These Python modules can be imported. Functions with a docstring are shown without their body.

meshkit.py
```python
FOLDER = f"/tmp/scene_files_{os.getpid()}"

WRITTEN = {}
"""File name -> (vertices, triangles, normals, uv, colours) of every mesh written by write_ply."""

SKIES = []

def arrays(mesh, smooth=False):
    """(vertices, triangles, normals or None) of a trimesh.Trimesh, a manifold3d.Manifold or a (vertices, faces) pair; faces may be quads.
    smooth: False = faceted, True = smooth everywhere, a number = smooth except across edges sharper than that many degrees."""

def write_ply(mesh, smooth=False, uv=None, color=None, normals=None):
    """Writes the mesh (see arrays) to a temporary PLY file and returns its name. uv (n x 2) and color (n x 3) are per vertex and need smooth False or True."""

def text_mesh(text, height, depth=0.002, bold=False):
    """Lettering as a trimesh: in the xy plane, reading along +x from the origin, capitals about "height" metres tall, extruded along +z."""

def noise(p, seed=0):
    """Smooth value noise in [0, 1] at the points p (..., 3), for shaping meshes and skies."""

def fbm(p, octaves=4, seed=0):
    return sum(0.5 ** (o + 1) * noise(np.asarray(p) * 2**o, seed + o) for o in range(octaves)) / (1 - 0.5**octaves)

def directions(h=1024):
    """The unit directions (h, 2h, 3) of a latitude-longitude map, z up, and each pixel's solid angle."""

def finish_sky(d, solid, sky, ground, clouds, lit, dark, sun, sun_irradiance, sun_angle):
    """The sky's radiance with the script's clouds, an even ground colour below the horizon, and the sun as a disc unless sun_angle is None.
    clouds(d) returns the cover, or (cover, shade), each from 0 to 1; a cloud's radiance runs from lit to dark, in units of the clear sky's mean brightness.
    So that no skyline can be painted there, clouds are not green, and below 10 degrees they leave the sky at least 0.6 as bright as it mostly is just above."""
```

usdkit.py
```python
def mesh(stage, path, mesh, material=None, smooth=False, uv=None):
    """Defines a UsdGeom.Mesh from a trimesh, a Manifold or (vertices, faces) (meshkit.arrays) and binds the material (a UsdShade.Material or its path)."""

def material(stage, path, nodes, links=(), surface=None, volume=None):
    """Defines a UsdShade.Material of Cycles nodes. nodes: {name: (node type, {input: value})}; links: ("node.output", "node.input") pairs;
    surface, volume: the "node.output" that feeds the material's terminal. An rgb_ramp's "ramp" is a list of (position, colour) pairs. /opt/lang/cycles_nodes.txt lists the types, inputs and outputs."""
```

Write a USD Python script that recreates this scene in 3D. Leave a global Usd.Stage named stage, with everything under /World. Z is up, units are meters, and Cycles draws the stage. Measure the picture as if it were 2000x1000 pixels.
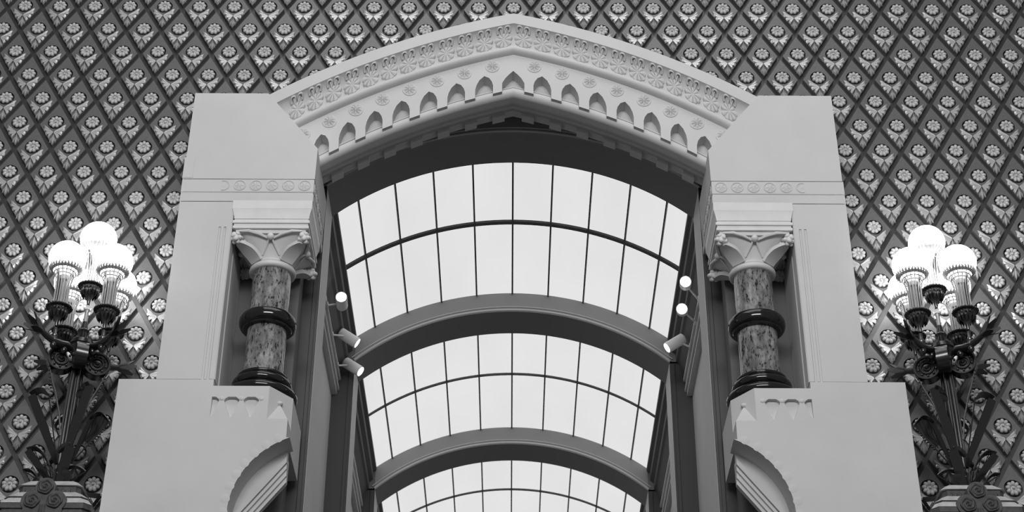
import math, random
import numpy as np
import trimesh
import manifold3d as m3
import usdkit
from pxr import Usd, UsdGeom, UsdLux, UsdShade, Gf, Sdf

stage = Usd.Stage.CreateInMemory()
UsdGeom.SetStageUpAxis(stage, 'Z')
UsdGeom.SetStageMetersPerUnit(stage, 1.0)
W = UsdGeom.Xform.Define(stage, '/World')
stage.SetDefaultPrim(W.GetPrim())
UsdGeom.Scope.Define(stage, '/World/Looks')

# ------------------------------------------------------------------ camera, light, exposure
TH, ROLL, CAMZ = math.atan(2105 / 3300.), math.radians(0.25), 1.6
fw = np.array([0, math.cos(TH), math.sin(TH)]); rt = np.array([1., 0, 0]); up = np.array([0, -math.sin(TH), math.cos(TH)])
cx = rt * math.cos(ROLL) + up * math.sin(ROLL); cy = up * math.cos(ROLL) - rt * math.sin(ROLL)
cam = UsdGeom.Camera.Define(stage, '/World/camera')
cam.CreateHorizontalApertureAttr(36.0)
cam.CreateVerticalApertureAttr(18.0)
cam.CreateFocalLengthAttr(59.4)
cam.CreateHorizontalApertureOffsetAttr(-0.018)
cam.CreateFStopAttr(3.2)
cam.CreateFocusDistanceAttr(13.3)
cam.CreateExposureAttr(0.0)
M4 = np.eye(4); M4[0, :3] = cx; M4[1, :3] = cy; M4[2, :3] = -fw; M4[3, :3] = (0, 0, CAMZ)
cam.AddTransformOp().Set(Gf.Matrix4d(M4.tolist()))

GLOBE, PANE, SPOT = 7.0, 0.78, 6.0
dome = UsdLux.DomeLight.Define(stage, '/World/hall_ambience')          # even light of the big white hall around the camera
dome.CreateIntensityAttr(0.06); dome.CreateColorAttr(Gf.Vec3f(1, 1, 1))
sky = UsdLux.RectLight.Define(stage, '/World/hall_skylight')           # the stair hall's own roof light, above and in front of the portal
sky.CreateWidthAttr(6.4); sky.CreateHeightAttr(5.0); sky.CreateIntensityAttr(1.9)
sky.AddTranslateOp().Set(Gf.Vec3d(0, 6.6, 14.4))

key = UsdLux.RectLight.Define(stage, '/World/added_key')             # unseen key light added behind the camera to light the portal head-on
key.CreateWidthAttr(8.0); key.CreateHeightAttr(2.8); key.CreateIntensityAttr(14.5)
key.AddTranslateOp().Set(Gf.Vec3d(0, -2.5, 10.2)); key.AddRotateXOp().Set(84.0)

# ------------------------------------------------------------------ helpers
USED = {}
def name_of(parent, name):
    k = USED.get((parent, name), 0); USED[(parent, name)] = k + 1
    return name if k == 0 else '%s_%03d' % (name, k)
def pth(p):
    return '/World' if p is None else str(p.GetPath())
def tag(prim, label=None, cat=None, group=None, kind=None):
    for k, v in (('label', label), ('category', cat), ('group', group), ('kind', kind)):
        if v: prim.SetCustomDataByKey(k, v)
    return prim
def thing(name, label, cat, group=None, kind=None, loc=None):
    x = UsdGeom.Xform.Define(stage, '/World/' + name_of('/World', name))
    if loc is not None: x.AddTranslateOp().Set(Gf.Vec3d(*loc))
    p = x.GetPrim(); p.SetCustomDataByKey('base', Gf.Vec3d(*(loc or (0, 0, 0)))) if False else None
    BASE[str(p.GetPath())] = np.array(loc if loc is not None else (0, 0, 0), float)
    return tag(p, label, cat, group, kind)
BASE = {}
def base_of(p):
    s = str(p.GetPath()); return BASE['/'.join(s.split('/')[:3])]
def obj(name, mesh, mat, parent=None, smooth=30, label=None):
    """one Mesh prim; coordinates are the world's, taken relative to the thing's base"""
    if hasattr(mesh, 'to_mesh'):
        m = mesh.to_mesh(); mesh = (np.array(m.vert_properties[:, :3], float), np.array(m.tri_verts))
    elif isinstance(mesh, trimesh.Trimesh):
        mesh = (np.array(mesh.vertices), np.array(mesh.faces))
    v, f = np.asarray(mesh[0], float), np.asarray(mesh[1], int)
    if parent is not None: v = v - base_of(parent)
    p = usdkit.mesh(stage, pth(parent) + '/' + name_of(pth(parent), name), (v, f), LOOK[mat], smooth).GetPrim()
    if label: p.SetCustomDataByKey('label', label)
    return p
def tri(f):
    f = np.asarray(f, int)
    return np.vstack([f[:, [0, 1, 2]], f[:, [0, 2, 3]]]) if f.shape[1] == 4 else f
def join(*ms):
    vs, fs, n = [], [], 0
    for m in ms:
        if hasattr(m, 'to_mesh'):
            q = m.to_mesh(); m = (np.array(q.vert_properties[:, :3], float), np.array(q.tri_verts))
        elif isinstance(m, trimesh.Trimesh): m = (m.vertices, m.faces)
        v, f = np.asarray(m[0], float), tri(m[1])
        vs.append(v); fs.append(f + n); n += len(v)
    return np.vstack(vs), np.vstack(fs)
def box(x0, x1, y0, y1, z0, z1, bev=0.0):
    x0, x1 = min(x0, x1), max(x0, x1); y0, y1 = min(y0, y1), max(y0, y1); z0, z1 = min(z0, z1), max(z0, z1)
    if bev <= 0:
        return trimesh.creation.box(bounds=[[x0, y0, z0], [x1, y1, z1]])
    P = []
    for sx, a in ((x0, 1), (x1, -1)):
        for sy, b in ((y0, 1), (y1, -1)):
            for sz, c in ((z0, 1), (z1, -1)):
                P += [(sx + a * bev, sy + b * bev, sz), (sx + a * bev, sy, sz + c * bev), (sx, sy + b * bev, sz + c * bev)]
    return m3.Manifold.hull_points(np.array(P))
def poly_y(pts, y0, y1, holes=()):
    """a polygon in the xz plane, extruded from y0 to y1"""
    cs = m3.CrossSection([np.asarray(pts, float)], m3.FillRule.NonZero)
    for h in holes: cs = cs - m3.CrossSection([np.asarray(h, float)], m3.FillRule.NonZero)
    mm = m3.Manifold.extrude(cs, abs(y1 - y0)).to_mesh()
    v = np.array(mm.vert_properties[:, :3], float); f = np.array(mm.tri_verts)
    return np.stack([v[:, 0], max(y0, y1) - v[:, 2], v[:, 1]], 1), f
def sign(m, s):
    """mirror in x for s > 0 (everything is described for the left side)"""
    if s < 0: return m
    if hasattr(m, 'to_mesh'):
        q = m.to_mesh(); m = (np.array(q.vert_properties[:, :3], float), np.array(q.tri_verts))
    elif isinstance(m, trimesh.Trimesh): m = (np.array(m.vertices), np.array(m.faces))
    v = np.array(m[0], float); v[:, 0] *= -1
    return v, tri(m[1])[:, ::-1]
def grid(P, wrap_u=False, wrap_v=False):
    """P (nu, nv, 3) -> mesh"""
    nu, nv = P.shape[:2]
    i, j = np.meshgrid(np.arange(nu if wrap_u else nu - 1), np.arange(nv if wrap_v else nv - 1), indexing='ij')
    a = i * nv + j; b = ((i + 1) % nu) * nv + j; c = ((i + 1) % nu) * nv + (j + 1) % nv; d = i * nv + (j + 1) % nv
    return P.reshape(-1, 3), tri(np.stack([a, b, c, d], -1).reshape(-1, 4))
def lathe(prof, n=40, c=(0, 0, 0), scallop=None):
    prof = np.asarray(prof, float); t = np.linspace(0, 2 * np.pi, n, endpoint=False)
    r = prof[:, :1] * np.ones((1, n))
    if scallop is not None: r = r * scallop(t, prof)
    P = np.stack([r * np.cos(t), r * np.sin(t), prof[:, 1:2] * np.ones((1, n))], -1) + np.asarray(c)
    return grid(P, wrap_v=True)
def tube(pts, r, n=8, closed=False, cap=True):
    p = np.asarray(pts, float); k = len(p); r = np.broadcast_to(r, (k,)).astype(float)
    t = np.gradient(p, axis=0) if not closed else np.roll(p, -1, 0) - np.roll(p, 1, 0)
    t /= np.linalg.norm(t, axis=1, keepdims=True) + 1e-12
    ref = np.array([0, 0, 1.]) if abs(t[:, 2]).mean() < 0.8 else np.array([1., 0.1, 0])
    a = np.cross(t, ref); a /= np.linalg.norm(a, axis=1, keepdims=True) + 1e-12
    b = np.cross(a, t); g = np.arange(n) * 2 * np.pi / n
    P = p[:, None] + r[:, None, None] * (np.cos(g)[None, :, None] * a[:, None] + np.sin(g)[None, :, None] * b[:, None])
    v, f = grid(P, wrap_u=closed, wrap_v=True)
    if cap and not closed:
        v = np.vstack([v, p[0], p[-1]]); q = len(v) - 2; j = np.arange(n)
        f = np.vstack([f, np.stack([np.full(n, q), (j + 1) % n, j], 1), np.stack([np.full(n, q + 1), (k - 1) * n + j, (k - 1) * n + (j + 1) % n], 1)])
    return v, f
def ball(c, r, sub=2, sq=(1, 1, 1)):
    s = trimesh.creation.icosphere(sub, 1.0)
    return np.array(s.vertices) * r * np.asarray(sq) + np.asarray(c), np.array(s.faces)
def strip(pts, wdir, w, th):
    """a flat bar along pts: width w along wdir, thickness th"""
    p = np.asarray(pts, float); k = len(p); wd = np.asarray(wdir, float)
    if wd.ndim == 1: wd = np.broadcast_to(wd, p.shape)
    t = np.gradient(p, axis=0); t /= np.linalg.norm(t, axis=1, keepdims=True) + 1e-12
    wd = wd - (wd * t).sum(1, keepdims=True) * t; wd = wd / (np.linalg.norm(wd, axis=1, keepdims=True) + 1e-12)
    nn = np.cross(t, wd); w = np.broadcast_to(w, (k,))[:, None] / 2; h = th / 2
    P = np.stack([p + wd * w + nn * h, p - wd * w + nn * h, p - wd * w - nn * h, p + wd * w - nn * h], 1)
    v, f = grid(P, wrap_v=True); e = (k - 1) * 4
    return v, np.vstack([f, [[0, 1, 2], [0, 2, 3], [e, e + 2, e + 1], [e, e + 3, e + 2]]])
def xform(m, R=None, t=(0, 0, 0)):
    v = np.asarray(m[0], float)
    if R is not None: v = v @ np.asarray(R).T
    return v + np.asarray(t), m[1]
def rotz(a):
    c, s = math.cos(a), math.sin(a); return np.array([[c, -s, 0], [s, c, 0], [0, 0, 1.]])

# ------------------------------------------------------------------ materials (all grey: the photograph is black and white)
LOOK = {}
def look(name, c, rough=0.6, metal=0.0, vary=0.0, scale=3.0, bump=0.0, bscale=60.0, spec=0.5, coat=0.0):
    nodes = {'p': ('principled_bsdf', {'base_color': (c, c, c), 'roughness': rough, 'metallic': metal, 'specular_ior_level': spec, 'coat_weight': coat, 'coat_roughness': 0.05})}
    links = []
    if vary or bump: nodes['g'] = ('geometry', {})
    if vary:
        nodes['n'] = ('noise_texture', {'scale': scale, 'detail': 5.0, 'roughness': 0.6})
        lo, hi = c * (1 - vary), c * (1 + vary)
        nodes['r'] = ('rgb_ramp', {'ramp': [(0.3, (lo,) * 3), (0.7, (hi,) * 3)]})
        links += [('g.position', 'n.vector'), ('n.fac', 'r.fac'), ('r.color', 'p.base_color')]
    if bump:
        nodes['nb'] = ('noise_texture', {'scale': bscale, 'detail': 3.0})
        nodes['b'] = ('bump', {'strength': bump, 'distance': 0.01})
        links += [('g.position', 'nb.vector'), ('nb.fac', 'b.height'), ('b.normal', 'p.normal')]
    LOOK[name] = usdkit.material(stage, '/World/Looks/' + name, nodes, links, surface='p.BSDF')
def glow(name, s, vary=0.0):
    nodes = {'e': ('emission', {'color': (1, 1, 1), 'strength': s})}; links = []
    if vary:
        nodes.update({'g': ('geometry', {}), 'm': ('mapping', {'scale': (1.2, 0.5, 1.0)}), 'n': ('noise_texture', {'scale': 1.3, 'detail': 3.0}),
                      'r': ('rgb_ramp', {'ramp': [(0.3, (1 - vary,) * 3), (0.6, (1, 1, 1))]})})
        links = [('g.position', 'm.vector'), ('m.vector', 'n.vector'), ('n.fac', 'r.fac'), ('r.color', 'e.color')]
    LOOK[name] = usdkit.material(stage, '/World/Looks/' + name, nodes, links, surface='e.emission')
look('limestone', 0.56, 0.75, vary=0.05, scale=1.6, bump=0.05, bscale=90)
look('carved_stone', 0.58, 0.7, vary=0.04, scale=5)
look('white_marble', 0.66, 0.5, vary=0.05, scale=8)
look('wall_ground', 0.040, 0.36, vary=0.15, scale=30, bump=0.08, bscale=150, spec=0.7)
look('wall_panel', 0.115, 0.34, vary=0.08, scale=40, bump=0.10, bscale=160, spec=0.7)
look('gilt', 0.58, 0.36, metal=0.5)
look('gilt_matt', 0.50, 0.55, metal=0.1, spec=0.35)
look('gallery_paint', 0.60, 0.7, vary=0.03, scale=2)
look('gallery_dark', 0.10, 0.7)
look('beam_front_lit', 0.33, 0.65)  # beam fronts: light from the panes painted in as a lighter colour
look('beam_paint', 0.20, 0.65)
look('pilaster_front', 0.055, 0.6)  # shade of the front faces put into the colour; the lights leave them brighter
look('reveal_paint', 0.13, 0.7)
look('muntin', 0.10, 0.6)
look('black_marble', 0.008, 0.12, spec=0.6)
look('bronze', 0.012, 0.22, metal=0.0, spec=0.75)
look('brass', 0.42, 0.40, metal=0.5)
look('cup_metal', 0.10, 0.25, metal=0.8)
look('spot_white', 0.85, 0.5)
look('pedestal_light', 0.46, 0.55, vary=0.2, scale=14)  # pedestal slopes: light from above put into the paler colour
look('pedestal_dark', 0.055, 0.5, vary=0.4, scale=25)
look('floor_stone', 0.08, 0.4, vary=0.1, scale=2)
glow('globe_glow', GLOBE); glow('pane_glow', PANE, 0.05); glow('spot_glow', SPOT)
# speckled column marble: long vertical blotches with black pits
LOOK['column_marble'] = usdkit.material(stage, '/World/Looks/column_marble', {
    'g': ('geometry', {}), 'm': ('mapping', {'scale': (1.0, 1.0, 0.42)}),
    'n': ('noise_texture', {'scale': 13.0, 'detail': 4.0, 'roughness': 0.65}),
    'n2': ('noise_texture', {'scale': 48.0, 'detail': 4.0, 'roughness': 0.7}),
    'r': ('rgb_ramp', {'ramp': [(0.34, (0.13,) * 3), (0.50, (0.22,) * 3), (0.64, (0.38,) * 3)]}),
    'r2': ('rgb_ramp', {'ramp': [(0.38, (0.08,) * 3), (0.46, (0.75,) * 3), (0.60, (1.0,) * 3)]}),
    'x': ('mix_color', {'blend_type': 'multiply', 'fac': 1.0}),
    'p': ('principled_bsdf', {'roughness': 0.07, 'specular_ior_level': 0.6})},
    [('g.position', 'm.vector'), ('m.vector', 'n.vector'), ('m.vector', 'n2.vector'), ('n.fac', 'r.fac'), ('n2.fac', 'r2.fac'),
     ('r.color', 'x.a'), ('r2.color', 'x.b'), ('x.result', 'p.base_color')], surface='p.BSDF')
# clear glass of the lamp chimneys
LOOK['glass'] = usdkit.material(stage, '/World/Looks/glass', {
    't': ('transparent_bsdf', {'color': (0.9, 0.9, 0.9)}), 'd': ('glossy_bsdf', {'color': (0.35, 0.35, 0.35), 'roughness': 0.12}),
    'f': ('fresnel', {'IOR': 1.5}), 'x': ('mix_closure', {})},
    [('f.fac', 'x.fac'), ('t.BSDF', 'x.closure1'), ('d.BSDF', 'x.closure2')], surface='x.closure')

# ------------------------------------------------------------------ geometry of the portal's pointed arch
AX, AZ, AR = 1.367, 4.947, 5.861          # centre of the right half is (-AX, AZ); r is the offset from the hood's top edge
PHE = math.radians(34.7)
FRONT = 10.5
def arc_pt(side, r, phi):
    R = AR + r
    return np.array([side * (-AX + R * math.sin(phi)), AZ + R * math.cos(phi)])
def phi0(r): return math.asin(AX / (AR + r))
def arch_line(r, n=28, pe=PHE):
    """the offset curve from the left end over the apex to the right end, (2n-1, 2)"""
    ph = np.linspace(phi0(r), pe, n)
    right = np.array([arc_pt(1, r, p) for p in ph])
    return np.vstack([right[:0:-1] * [-1, 1], right])
def arch_sweep(prof, n=28):
    """closed profile [(y, r), ...] swept along the arch, mitred at the apex"""
    rows = [np.stack([l[:, 0], np.full(len(l), y), l[:, 1]], 1) for y, r in prof for l in [arch_line(r, n)]]
    P = np.stack(rows, 1); v, f = grid(P, wrap_v=True)
    k = len(prof); e = (len(P) - 1) * k
    q = [(0, i, i + 1) for i in range(1, k - 1)]
    return v, np.vstack([f, q, [(e + a, e + c, e + b) for a, b, c in q]])
def arch_map(side, s, r, y):
    """arc length s from the apex at offset r -> world"""
    R = AR + r; ph = phi0(r) + s / R
    return np.array([side * (-AX + R * math.sin(ph)), y, AZ + R * math.cos(ph)])

def relief(rad, hgt, n=36, rings=4, skirt=0.006):
    """a low relief: outline rad(theta), height hgt(rho, theta); returns (u, v, h), faces"""
    t = np.linspace(0, 2 * np.pi, n, endpoint=False)
    U = [[(0, 0, hgt(0.0, 0.0))]]
    for k in range(1, rings + 1):
        q = k / rings; U.append([(q * rad(a) * math.cos(a), q * rad(a) * math.sin(a), hgt(q, a)) for a in t])
    U.append([(rad(a) * math.cos(a), rad(a) * math.sin(a), -skirt) for a in t])
    v = np.array([p for ring in U for p in ring]); f = []
    for j in range(n): f.append((0, 1 + j, 1 + (j + 1) % n))
    for k in range(rings):
        a = 1 + k * n
        for j in range(n):
            f += [(a + j, a + n + j, a + n + (j + 1) % n), (a + j, a + n + (j + 1) % n, a + (j + 1) % n)]
    return v, np.array(f)
def flat_map(m, x, y, z):
    """(u, v, h) relief onto a wall facing the camera"""
    v = m[0]; return np.stack([x + v[:, 0], y - v[:, 2], z + v[:, 1]], 1), m[1]

# ------------------------------------------------------------------ setting: floor and the patterned wall
fl = obj('floor', box(-9, 9, -3, 32, -0.1, 0), 'floor_stone')
tag(fl, 'plain stone floor far below the portal', 'floor', kind='structure')

WY = 11.035                                  # ground of the lattice; panels stand 35 mm proud of it
op = arch_line(-0.06, 20, math.radians(33.0))
left = [(-7.0, 0), (-2.755, 0), (-2.755, 7.24), (-2.49, 7.24), (-2.49, 9.77), (-1.90, 9.77)] + [tuple(p) for p in op[op[:, 0] < -0.001] if p[0] > -1.88] + [(0, arch_line(-0.06)[27][1]), (0, 12.2), (-7.0, 12.2)]
walls = {}
for s, nm in ((-1, 'wall_front_left'), (1, 'wall_front_right')):
    w = thing(nm, 'dark lattice-patterned wall with gilded flowers %s of the stone arch' % ('left' if s < 0 else 'right'), 'wall', kind='structure')
    obj('ground', sign(poly_y(left, WY, WY + 0.2), s), 'wall_ground', w, smooth=False)
    walls[s] = w

DX, DZ, Z0 = 0.297, 0.2468, 11.116
K = 0.85
def hidden(x, z):
    x = abs(x)
    if z < 7.2 and x < 2.73: return True
    if z < 9.75 and x < 2.46: return True
    if x < 1.93 and math.hypot(x + AX, z - AZ) < AR - 0.06: return True
    return False
cs = m3.CrossSection([np.array([(0, -0.02 - DZ * K), (DX / 2 * K, -0.02), (0, -0.02 + DZ * K), (-DX / 2 * K, -0.02)])], m3.FillRule.NonZero)
hole = m3.CrossSection.circle(0.067, 22)
pm = m3.Manifold.extrude(cs - hole, 0.040).to_mesh()
PANEL = (np.array(pm.vert_properties[:, :3], float), np.array(pm.tri_verts))      # (u, v, h): h from the ground
def flower():
    ms = []
    for k in range(9):
        a = k * 2 * np.pi / 9 + np.pi / 2
        s = trimesh.creation.icosphere(1, 1.0); v = np.array(s.vertices) * [0.0195, 0.0155, 0.017]
        v = v @ rotz(a).T + [0.038 * math.cos(a), 0.038 * math.sin(a), 0.043]
        ms.append((v, s.faces))
    ms.append(relief(lambda a: 0.044, lambda q, a: 0.034 + 0.012 * (1 - q * q), 18, 2, -0.0))
    ms.append(ball((0, 0, 0.052), 0.0105, 1))
    ms.append(relief(lambda a: 0.035, lambda q, a: 0.034, 14, 1, 0.0))
    return join(*ms)
FLOWER = flower()
def lobe(a, tip, w, base=0.0, h=0.02):
    """a ridged pointed lobe from point a to tip"""
    a, tip = np.array(a, float), np.array(tip, float); d = tip - a; n = np.array([-d[1], d[0]]) / np.hypot(*d)
    m = a + d * 0.55
    P = [(*a, 0.004), (*(m + n * w), 0.002), (*tip, 0.004), (*(m - n * w), 0.002), (*m, h), (*(a + d * 0.15), h * 0.55), (*(a + d * 0.88), h * 0.7),
         (*(m + n * w), -0.006), (*tip, -0.006), (*(m - n * w), -0.006)]
    F = [(0, 5, 1), (5, 4, 1), (4, 6, 1), (6, 2, 1), (0, 3, 5), (5, 3, 4), (4, 3, 6), (6, 3, 2), (1, 2, 8), (1, 8, 7), (3, 9, 8), (3, 8, 2)]
    return np.array(P), np.array(F)
def spray():
    """two fluted wing leaves springing from a stem that ends in three drops"""
    ms = []
    rim = [(0.010, -0.100), (0.030, -0.086), (0.052, -0.068), (0.070, -0.048), (0.089, -0.030), (0.082, -0.056), (0.080, -0.064), (0.086, -0.078), (0.080, -0.094), (0.067, -0.094), (0.068, -0.122),
           (0.058, -0.138), (0.046, -0.126), (0.043, -0.156), (0.034, -0.168), (0.025, -0.145), (0.011, -0.132)]
    hts = [0.012, 0.015, 0.017, 0.017, 0.010, 0.015, 0.006, 0.016, 0.014, 0.005, 0.016, 0.014, 0.005, 0.016, 0.013, 0.006, 0.012]
    for sg in (-1, 1):
        o = (0.002, -0.113)
        V = [(*o, 0.017)] + [(o[0] + (x - o[0]) * 0.80, o[1] + (y - o[1]) * 0.80, 0.014 + 0.35 * h) for (x, y), h in zip(rim, hts)] + [(x, y, 0.009) for (x, y), h in zip(rim, hts)] + [(x, y, -0.004) for x, y in rim]
        V = np.array(V); V[:, 0] *= sg; n = len(rim); F = []
        for j in range(n - 1):
            F += [(0, 1 + j, 2 + j), (1 + j, 1 + n + j, 2 + n + j), (1 + j, 2 + n + j, 2 + j), (1 + n + j, 1 + 2 * n + j, 2 + 2 * n + j), (1 + n + j, 2 + 2 * n + j, 2 + n + j)]
        F = np.array(F)[:, ::-1]
        ms.append((V, F if sg > 0 else F[:, ::-1]))
        l = lobe((0.002, -0.140), (0.026, -0.205), 0.008, h=0.015); v = l[0].copy(); v[:, 0] *= sg
        ms.append((v, l[1] if sg > 0 else l[1][:, ::-1]))
    ms.append(lobe((0, -0.108), (0, -0.228), 0.0135, h=0.024))
    v, f = join(*ms); v[:, 2] += 0.040
    return v, f
SPRAY = spray()
def put(m, x, z): return np.stack([x + m[0][:, 0], WY - m[0][:, 2], z + m[0][:, 1]], 1), m[1]
for k in range(-1, 20):
    z = Z0 - k * DZ
    for i in range(-19, 20):
        x = DX * (i + (0.5 if k % 2 else 0.0))
        if abs(x) > 5.30 - 0.06 * max(0, (9.0 - z)): continue
        if all(hidden(x + u, z + v) for u, v in ((0, 0.06), (0, -0.26), (0.14, -0.02), (-0.14, -0.02), (0, 0.22))): continue
        w = walls[-1 if x < 0 else 1]
        p = obj('panel', put(PANEL, x, z), 'wall_panel', w, smooth=False)
        if not hidden(x, z - 0.05) or not hidden(x - 0.05, z + 0.05) or not hidden(x + 0.05, z + 0.05):
            obj('rosette', put(FLOWER, x, z), 'gilt_matt', p, smooth=60)
        if not all(hidden(x + u, z - v) for u, v in ((0.08, 0.03), (-0.08, 0.03), (0, 0.22))):
            obj('leaf_spray', put(SPRAY, x, z), 'gilt', p, smooth=35)

# ------------------------------------------------------------------ the pointed stone arch
arch = thing('stone_arch', 'pale carved stone pointed arch with leaf frieze between the two piers', 'arch')
def arcpts(c, r, a0, a1, n): return [(c[0] + r[0] * math.cos(t), c[1] + r[1] * math.sin(t)) for t in np.linspace(a0, a1, n)]
cav = [(10.51 + 0.10 * math.sin(q), -0.255 + 0.15 * math.cos(q)) for q in np.linspace(0, np.pi / 2, 9)]
obj('hood_moulding', arch_sweep([(11.03, 0.0), (10.515, 0.0), (10.51, -0.005), (10.51, -0.10)] + cav + [(10.60, -0.262), (10.60, -0.275), (10.70, -0.275), (11.03, -0.275)]), 'limestone', arch, smooth=25)
rollp = arcpts((10.600, -0.302), (0.036, 0.030), np.pi * 0.5, np.pi * 1.5, 9)
obj('roll_moulding', arch_sweep([(10.70, -0.273)] + rollp + [(10.625, -0.337), (10.70, -0.337)]), 'limestone', arch, smooth=35)
outer, inner = arch_line(-0.325, 40), arch_line(-0.675, 40)
PITCH = 0.2335
def notch(side, s, w, h, rb=-0.69):
    loc = [(-w / 2, -0.03), (-w / 2, h * 0.47), (-w * 0.43, h * 0.66), (-w * 0.27, h * 0.86), (0, h), (w * 0.27, h * 0.86), (w * 0.43, h * 0.66), (w / 2, h * 0.47), (w / 2, -0.03)]
    out = []
    for u, v in loc:
        q = arch_map(side, s + u * 1.0, rb + v + 0.0, 0); out.append((q[0], q[2]))
    return out
def notches(scale=1.0, h=0.205):
    hs = []
    for sd in (-1, 1):
        for k in range(1, 9): hs.append(notch(sd, PITCH * k + 0.008, 0.148 * scale, h))
    a = arch_line(-0.69)[27][1]
    w = 0.178 * scale
    hs.append([(-w / 2, a - 0.06), (-w / 2, a + 0.075), (-w * 0.36, a + 0.125), (-w * 0.2, a + 0.162), (0, a + 0.2), (w * 0.2, a + 0.162), (w * 0.36, a + 0.125), (w / 2, a + 0.075), (w / 2, a - 0.06)])
    return hs
plate = np.vstack([outer, inner[::-1]])
obj('front_face', poly_y(plate, 10.62, 10.738, notches()), 'limestone', arch, smooth=20)
def rear_gaps():
    hs = []
    for sd in (-1, 1):
        for k in range(0, 9):
            s0, w = (PITCH * k + 0.008, 0.132) if k else (0.02, 0.105)
            hs.append([tuple(arch_map(sd, s0 + u, r, 0)[[0, 2]]) for u, r in ((-w / 2 if k else -0.02, -0.72), (-w / 2 if k else -0.02, -0.645), (w / 2, -0.645), (w / 2, -0.72))])
    return hs
obj('rear_face', poly_y(plate, 10.94, 11.02, rear_gaps()), 'limestone', arch, smooth=20)
cush = arcpts((10.700, -0.660), (0.050, 0.042), np.pi * 0.5, np.pi * 1.5, 12)
obj('soffit_moulding', arch_sweep([(10.94, -0.40), (10.735, -0.40), (10.735, -0.585), (10.690, -0.597), (10.690, -0.606), (10.715, -0.612)] + cush +
    [(10.765, -0.702), (10.765, -0.686), (10.80, -0.690), (10.80, -0.665), (10.82, -0.660)] +
    [(10.82 + 0.065 * t, -0.660 - 0.022 * math.sin(np.pi * t)) for t in (0.2, 0.35, 0.5, 0.65, 0.8)] +
    [(10.885, -0.655), (10.885, -0.640), (10.905, -0.632), (10.92, -0.632), (10.94, -0.640)]), 'limestone', arch, smooth=30)
# leaf frieze in the hollow: 12 on each side
def fan_rad(a): return (0.074 * abs(math.cos(a)) ** 2 + 0.062 * abs(math.sin(a)) ** 2) * (0.86 + 0.14 * abs(math.cos(4.5 * (a - np.pi / 2)))) * (1.0 if math.sin(a) < 0.5 else 0.92)
FAN = relief(fan_rad, lambda q, a: 0.010 + 0.016 * (1 - q ** 2.2) + (0.010 * min(q * 1.6, 1.0) * (abs(math.cos(4.5 * (a - np.pi / 2))) ** 0.6 - 0.6) if q > 0 else 0), 72, 5, 0.014)
def loop(s):
    t = np.linspace(-0.25 * np.pi, 1.25 * np.pi, 12)
    return tube([(s * (0.031 + 0.022 * math.cos(a)), 0.088 + 0.042 * math.sin(a), 0.007) for a in t], 0.009, 6)
LEAF = join(FAN, loop(1), loop(-1), tube([(0.014, 0.04, 0.01), (0.026, 0.105, 0.008)], 0.008, 5), tube([(-0.014, 0.04, 0.01), (-0.026, 0.105, 0.008)], 0.008, 5))
def cav_at(t):
    q = t / 0.2 * np.pi / 2
    y, r = 10.51 + 0.10 * math.sin(q), -0.255 + 0.15 * math.cos(q)
    n = np.array([-math.sin(q) / 0.10, -math.cos(q) / 0.15]); return y, r, n / np.linalg.norm(n)
def on_cavetto(m, side, s0):
    out = []
    for u, v, h in m[0]:
        t = min(max(0.146 - v, -0.005), 0.215); y, r, n = cav_at(t)
        out.append(arch_map(side, s0 + u * side, r + n[1] * h, y + n[0] * h))
    return np.array(out), m[1]
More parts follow.
